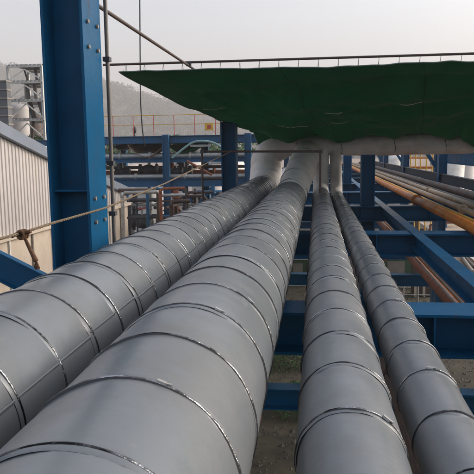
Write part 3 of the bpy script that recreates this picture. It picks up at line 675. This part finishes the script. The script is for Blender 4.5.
MB().tube([at(187, 161, 29), at(212, 175, 29)], 0.055, 8).build('pipe_run', RUST, bdl)
# jumble of small pipes near the first pipe, under the far rack
for i in range(44):
    px = rng.uniform(113, 228); py = rng.uniform(190, 224); Y = rng.uniform(24, 36); p = at(px, py, Y); L = rng.uniform(.5, 1.6)
    kk = rng.random(); r = rng.uniform(.04, .1); m = rng.choice([GALV, RUST, DARK, BLUE2, GREYP, DARK, BROWNP, BROWNP])
    if kk < .4: pts = [p, p+Vector((L, 0, 0)), p+Vector((L+.15, 0, -.15)), p+Vector((L+.15, 0, -1.5))]
    elif kk < .7: pts = [p+Vector((0, 0, -2)), p, p+Vector((.1, 0, .1)), p+Vector((L, .3, .1))]
    else: pts = [p, p+Vector((.1, L*2, .0)), p+Vector((.1, L*2+.1, -1.5))]
    cn = {'galvanised': 'silvery', 'rusty_pipe': 'rusty', 'dark_metal': 'near black', 'blue_steel_far': 'blue', 'grey_pipe': 'dull grey', 'brown_pipe': 'dark brown'}[m.name]
    shp = ['pipe bent down', 'pipe with elbow on top', 'pipe running away'][0 if kk < .4 else 1 if kk < .7 else 2]
    bys = 'beside the big column' if px < 135 else 'left of the light blue column' if px < 160 else 'right of the light blue column' if px < 185 else 'under the slanting pipe' if px < 207 else 'near the second big column'
    t = thing('small_pipe', p, ('thick ' if r > .075 else 'thin ')+cn+' '+shp+', '+bys, 'pipe', 'small bent pipes low beyond the first thick pipe')
    MB().tube(pts, r, 8).build('pipe_run', m, t)
    MB().lathe(pts[1], [(r, -.04), (r*1.7, -.04), (r*1.7, .04), (r, .04)], 10, 'X').build('flange', m, t)
# longer legs to the ground: pumps skids
for i, (px, Y) in enumerate([(130, 34), (170, 33), (205, 32)]):
    c = at(px, 150, Y); t = thing('equipment_block', (c.x, Y, GZ), ['grey equipment skid low left beneath the lighter rack', 'grey equipment skid low in the middle beneath the lighter rack', 'grey equipment skid low right beneath the lighter rack'][i], 'equipment')
    MB().box((c.x-1, Y-.8, GZ), (c.x+1, Y+.8, GZ+.3)).build('base_frame', BLUE2, t)
    MB().lathe((c.x-.6, Y, GZ+.95), [(0,0),(.5,0),(.55,.1),(.55,1.0),(.35,1.1),(.35,1.4),(0,1.4)], 20, 'X').build('motor', TANKM, t)
    MB().tube([(c.x, Y, GZ+1.3), (c.x, Y, GZ+4.2)], .12, 10).build('riser', GALV, t)

# ------------------------------------------------------------------ steel tower at upper left
YT = 40.0
tw = thing('steel_tower', at(25, 200, YT), 'white galvanised braced steel tower behind the warehouse roof', 'tower')
def zz(py): return at(25, py, YT).z
xs = [at(px, 120, YT).x for px in (10.5, 27, 44)]
ztop = zz(66)
for x in (xs[0], xs[2]):
    for yy in (YT, YT+3): MB().hbeam((x, yy, GZ), (x, yy, ztop), .14, .14, .012, .01, side=(0,1,0)).build('column', WHITEP, tw)
for z0, z1 in ((zz(141), zz(120)), (zz(120), zz(100.5)), (zz(100.5), zz(82)), (zz(82), zz(66))):
    for yy in (YT, YT+3):
        MB().hbeam((xs[0], yy, z1), (xs[2], yy, z1), .12, .17, .012, .01).build('beam', WHITEP, tw)
        MB().bar((xs[0], yy, z0+.1), (xs[1], yy, z1-.2), .07).build('brace', WHITEP, tw); MB().bar((xs[1], yy, z1-.2), (xs[2], yy, z0+.1), .07).build('brace', WHITEP, tw)
    MB().box((xs[0]+.05, YT+.1, z1+.09), (xs[2]-.05, YT+2.9, z1+.12)).build('deck', DARK, tw)
    for k in range(9):
        x = xs[0]+(xs[2]-xs[0])*k/8; MB().box((x-.05, YT-.10, z1-.02), (x+.05, YT-.07, z1+.08)).build('bracket', WHITEP, tw)
    for k in range(4):
        x = rng.uniform(xs[0]+.3, xs[2]-.3); MB().tube([(x, YT+1.5, z0+.1), (x+rng.uniform(-.5, .5), YT+1.8, z1)], rng.uniform(.05, .14), 8).build('process_pipe', rng.choice([BROWNP, GREYP, TANKM, DARKB]), tw)
vessel(22, YT+6, zz(96), 0.9, 'dull grey vessel seen through the white tower', TANKM, z0=GZ+2)
vessel(34, YT+7, zz(106), 0.8, 'brown vessel right behind the white tower', BROWNP, z0=GZ+2)
db = thing('dark_building', at(-8, 200, 37), 'dark grey slatted building left of the white tower', 'building')
xa, xb = at(-60, 120, 37).x, at(8.5, 120, 37).x
z = zz(165); k = 0
while z < ztop-1.2:
    MB().box((xa, 37, z), (xb, 37.5, z+.42)).build('cladding_panel', DARKB, db)
    MB().box((xa, 36.93, z+.42), (xb+.03, 37.6, z+.5)).build('slat', GREYP, db); z += .5
MB().box((xa, 37.05, GZ), (xb-.05, 37.45, zz(165))).build('lower_wall', DARKB, db)
bb = thing('blue_beam', at(32, 143, 36), 'light blue walkway beam in front of the trees, left of the big column', 'beam')
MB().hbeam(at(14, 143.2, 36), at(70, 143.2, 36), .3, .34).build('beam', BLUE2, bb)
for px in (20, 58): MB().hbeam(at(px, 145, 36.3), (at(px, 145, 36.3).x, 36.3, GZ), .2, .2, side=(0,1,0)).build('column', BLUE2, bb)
# trees behind warehouse
def tree(px, py, Y, r, label, lm=LEAF2):
    c = at(px, py, Y); t = thing('tree', (c.x, Y, GZ), label, 'tree', 'trees behind the warehouse')
    tk = MB(); top = Vector((c.x, Y, c.z)); tk.tube([(c.x+.1, Y, GZ), (c.x, Y, (GZ+c.z)/2), top], [.22, .16, .07], 8)
    for k in range(6):
        a = rng.uniform(0, 2*PI); z0_ = c.z-rng.uniform(.5, 2); tk.tube([(c.x, Y, z0_), (c.x+math.cos(a)*r*.7, Y+math.sin(a)*r*.7, z0_+rng.uniform(.6, 1.4))], [.08, .03], 6)
    tk.build('trunk', BROWNP, t)
    cw = MB(); 
    for k in range(16):
        a = rng.uniform(0, 2*PI); q = rng.random()**.5*r*.8
        clump(cw, (c.x+math.cos(a)*q, Y+math.sin(a)*q, c.z-r*.2+rng.uniform(-r*.6, r*.5)), r*.45, r*.4, 90, .22, rng)
    cw.build('crown', lm, t)
for px, py, Y, r, lab in [(20, 150, 44, 1.6, 'leafy green tree left behind the warehouse roof'), (33, 151, 43, 1.5, 'leafy green tree in the middle behind the warehouse roof'), (47, 152, 44, 1.8, 'leafy green tree nearest the big blue column'), (118, 152, 60, 2.2, 'hazy tree right of the big column beyond the lighter rack'), (196, 152, 62, 2.5, 'hazy tree beyond the lighter rack by the rail post'), (240, 156, 60, 2.3, 'hazy tree beyond the second dark blue column')]:
    tree(px, py, Y, r, lab)
# shrubs on the ground below the rack
for i, (x, y_, r) in enumerate([(-.3, 17, .9), (1.3, 15.8, .9), (-.6, 21, 1.1), (1.4, 23, 1.2), (.5, 26, .8), (1.9, 19.5, .9)]):
    t = MB(); clump(t, (x, y_, GZ+.15), r, r*.6, 3000, .05, rng); tag(t.build('shrub', LEAF2), ['low green shrub glimpsed between second and third pipe', 'low green shrub under the rack right of the thinnest pipe', 'far green shrub under the left part of rack', 'far green shrub under the stringer', 'farthest green shrub in the middle under the rack', 'green shrub beneath the lower orange pipe'][i], 'shrub')

gv = MB(); rg_ = random.Random(11)
for _ in range(9000):
    x = rg_.uniform(-2, 7.5); y = rg_.uniform(2, 34); q = rg_.uniform(.015, .06)*(1.8 if rg_.random() < .06 else 1)
    v_ = [Vector((x+q*rg_.uniform(.6, 1.2)*math.cos(a), y+q*rg_.uniform(.6, 1.2)*math.sin(a), GZ+.006)) for a in (0, 1.57, 3.14, 4.71)]
    gv.add(v_+[Vector((x, y, GZ+.006+q*.8))], [(0,1,4), (1,2,4), (2,3,4), (3,0,4)])
tag(gv.build('gravel', mat('gravel', (0.085, 0.075, 0.06), .95, 0, .6, 6)), 'loose stones scattered on the dark soil under the rack', kind='stuff')
for i, (x, y_, l_, an) in enumerate([(-.15, 8.6, 1.6, .5), (1.0, 9.6, 1.2, -.8), (2.6, 11, 1.8, .2), (3.4, 14, 2, 1.1)]):
    m_ = MB(); d_ = Vector((math.cos(an), math.sin(an), 0))*l_/2; m_.bar(Vector((x, y_, GZ+.05))-d_, Vector((x, y_, GZ+.07))+d_, .2, .035)
    tag(m_.build('plank', mat('old_wood', (0.13, 0.10, 0.07), .9, 0, .3, 8)), ['weathered plank lying on the soil below the middle gap', 'short weathered plank on the soil below the thinnest pipe', 'weathered plank on the soil below the blue stringer', 'weathered plank on the soil farther right'][i], 'plank')

# ------------------------------------------------------------------ structures beyond, right
rs = thing('support_structure', (5.4, 28, GZ), 'dark blue braced steel frame beyond the right pipes', 'structure')
XR = 5.5
for px, Y in ((439.5, 27.7), (404.5, 39), (382, 52), (366, 66)):
    x = at(px, 160, Y).x
    MB().hbeam((x, Y, GZ), (x, Y, 2.5), .42, .40, .022, .016, side=(0,1,0)).build('column', BLUE, rs)
    if Y < 60:
        MB().bar((x-.05, Y, -.9), (x-.9, Y, .4), .14).build('brace', BLUE, rs)
        MB().hbeam((x, Y, .45), (x-7, Y, .45), .3, .35).build('tie_beam', BLUE, rs)
xc = at(439.5, 160, 27.7).x
MB().hbeam((xc+.0, 27.4, -.34), (xc+.0, 3, -.34), .3, .46).build('side_beam', BLUE, rs)
MB().bar(at(441, 180, 27.6), at(470, 188, 22), .05).build('rail', GALV, rs)
# orange scaffolding
sc = thing('orange_scaffold', at(420, 172, 46), 'orange scaffold frame seen between blue columns on the right', 'scaffold')
for px in (411, 416, 421, 427, 433): MB().tube([at(px, 140, 46), (at(px, 140, 46).x, 46, GZ)], .05, 8).build('upright', YEL, sc)
for py in (150, 158, 167, 176): MB().tube([at(408, py, 46), at(434, py, 46)], .05, 8).build('ledger', ORANGE, sc)
MB().box(at(409, 167, 46.1), tuple(Vector(at(433, 168.5, 47.2)))).build('plank', YEL, sc)
def far_block(pa, pb, ptop, Y, label, m=BUILD, nw=4, fl=2):
    a, b = at(pa, 150, Y), at(pb, 150, Y); zt = at((pa+pb)/2, ptop, Y).z
    t = thing('far_building', (a.x, Y, GZ), label, 'building')
    MB().box((a.x, Y, GZ), (b.x, Y+8, zt)).build('wall', m, t); MB().box((a.x-.3, Y-.3, zt), (b.x+.3, Y+8.3, zt+.3)).build('roof', ROOF, t)
    for i in range(nw):
        for j in range(fl):
            x = a.x+(b.x-a.x)*(i+.5)/nw; z = zt-1.6-j*3; w_ = abs(b.x-a.x)/nw*.28
            f = MB().box((x-w_, Y-.06, z-.7), (x+w_, Y+.02, z+.7)).build('window', WHITEP, t); MB().box((x-w_+.1, Y-.08, z-.6), (x+w_-.1, Y-.065, z+.6)).build('pane', GLASS, f)
far_block(386, 400, 161, 95, 'small pale building between the two farther right columns')
far_block(446, 462, 167, 75, 'low grey building at right edge, left one', m=TANKM)
far_block(464, 490, 163, 95, 'long pale building at right edge beyond the girder', nw=6)
far_block(340, 352, 158, 110, 'tiny pale building beyond the end of the pipe rack', nw=3, fl=1)
for px, Y, zt, r, lab, m in [(452, 60, -1.0, 1.1, 'pale round tank beneath the girder at right', WHITEP), (462, 66, -.9, 1.4, 'dull round tank next to the pale one at right', TANKM), (392, 70, -.5, 1.2, 'small tank between the right blue columns', WHITEP)]:
    vessel(px, Y, zt, r, lab, m)
# a white painted post and cart on the ground at right for the gaps
for i, (x, y_) in enumerate([(5.1, 31.5), (6.0, 37.5), (4.6, 43)]):
    t = thing('crate', (x, y_, GZ), ['timber crate on the soil nearest under the rack', 'timber crate on the soil in the middle', 'timber crate farthest along under the rack'][i], 'crate')
    MB().box((x-.5, y_-.4, GZ+.1), (x+.5, y_+.4, GZ+.7)).build('box', BROWNP, t)
    for dx in (-.4, 0, .4): MB().box((x+dx-.06, y_-.43, GZ+.02), (x+dx+.06, y_+.43, GZ+.74)).build('slat', PANEL, t)

GREENP = mat('machine_green', (0.03, 0.085, 0.045), 0.6, 0, 0.2, 2, dirt=(0.08, 0.07, 0.04), dirt_amt=0.5)
def machine(x, y, wx, wy, h_, m, label):
    t = thing('machine', (x, y, GZ), label, 'machine')
    MB().box((x-wx/2-.15, y-wy/2-.1, GZ), (x+wx/2+.15, y+wy/2+.1, GZ+.22)).build('base', KERB, t)
    MB().box((x-wx/2, y-wy/2, GZ+.22), (x+wx/2, y+wy/2, GZ+h_)).build('housing', m, t)
    MB().box((x-wx*.38, y-wy/2-.03, GZ+h_*.35), (x-wx*.05, y-wy/2, GZ+h_*.85)).build('door', GREYP, t)
    MB().box((x+wx*.08, y-wy/2-.03, GZ+h_*.35), (x+wx*.40, y-wy/2, GZ+h_*.85)).build('door', BROWNP, t)
    MB().box((x-wx/2-.06, y-wy/2-.08, GZ+h_), (x+wx/2+.06, y+wy/2+.06, GZ+h_+.07)).build('lid', WHITEP, t)
    MB().tube([(x+wx*.3, y, GZ+h_), (x+wx*.3, y, GZ+h_+.7), (x+wx*.3+.5, y, GZ+h_+.9), (x+wx*.3+2, y, GZ+h_+.9)], .09, 10).build('outlet_pipe', RUST, t)
for a_ in [(4.6, 34, 2.6, 1.6, 1.6, GREENP, 'green machine housing on the soil under the right part of the rack'), (2.4, 30, 1.8, 1.4, 1.2, BROWNP, 'low brown machine under the blue stringer'), (6.3, 40, 1.8, 1.5, 1.7, GREENP, 'second green machine farther under the rack edge'),
           (-.6, 34, 1.5, 1.3, 1.4, GREENP, 'green machine seen in the gap between second and third pipe'), (3.0, 48, 3, 1.6, 2.0, TANKM, 'dull grey machine far under the rack'), (6.9, 52, 2, 1.6, 1.6, BROWNP, 'brown machine far at the edge of the soil')]: machine(*a_)
post_rail('low_railing', 'pale low railing on the ground under the right part of the rack', (2.0, 29, GZ+.01), (7.0, 29, GZ+.01), 1.0, 8, GALV, GALV)
for i, (x, y_, m, lab) in enumerate([(8.4, 33, RUST, 'rusty drum on the peach ground beside the kerb'), (8.9, 44, BLUE2, 'blue drum on the peach ground beside the kerb'), (8.2, 51, DARK, 'dark drum farther along beside the kerb')]):
    t = thing('drum', (x, y_, GZ), lab, 'drum'); MB().lathe((x, y_, GZ+.01), [(0,0),(.3,0),(.31,.02),(.29,.04),(.29,.28),(.305,.3),(.29,.32),(.29,.58),(.305,.6),(.29,.62),(.29,.86),(.31,.88),(.3,.9),(.28,.87),(0,.87)], 20).build('shell', m, t)
for i, (x, y_, L_, m) in enumerate([(8.7, 37, 5, GREYP), (9.1, 38.5, 6, BROWNP), (8.3, 57, 6, GREYP)]):
    t = thing('loose_pipe', (x, y_, GZ), ['grey pipe length lying on the peach ground', 'brown pipe length lying next to the kerb', 'grey pipe length lying far along the kerb'][i], 'pipe'); MB().tube([(x, y_, GZ+.13), (x+.5, y_+L_, GZ+.13)], .11, 12).build('pipe_run', m, t)

# ------------------------------------------------------------------ haze
hz = MB().box((-1060, -60, GZ-1), (1060, 1760, 190)).build('haze', None); tag(hz, 'thin mauve haze over the plant', kind='stuff')
hm_ = bpy.data.materials.new('haze'); hm_.use_nodes = True; N = hm_.node_tree.nodes; N.clear()
o_ = N.new('ShaderNodeOutputMaterial'); pv = N.new('ShaderNodeVolumePrincipled')
pv.inputs['Color'].default_value = (0.80, 0.77, 0.79, 1); pv.inputs['Density'].default_value = 0.0009; pv.inputs['Anisotropy'].default_value = 0.0
hm_.node_tree.links.new(pv.outputs[0], o_.inputs['Volume']); hz.data.materials.append(hm_)
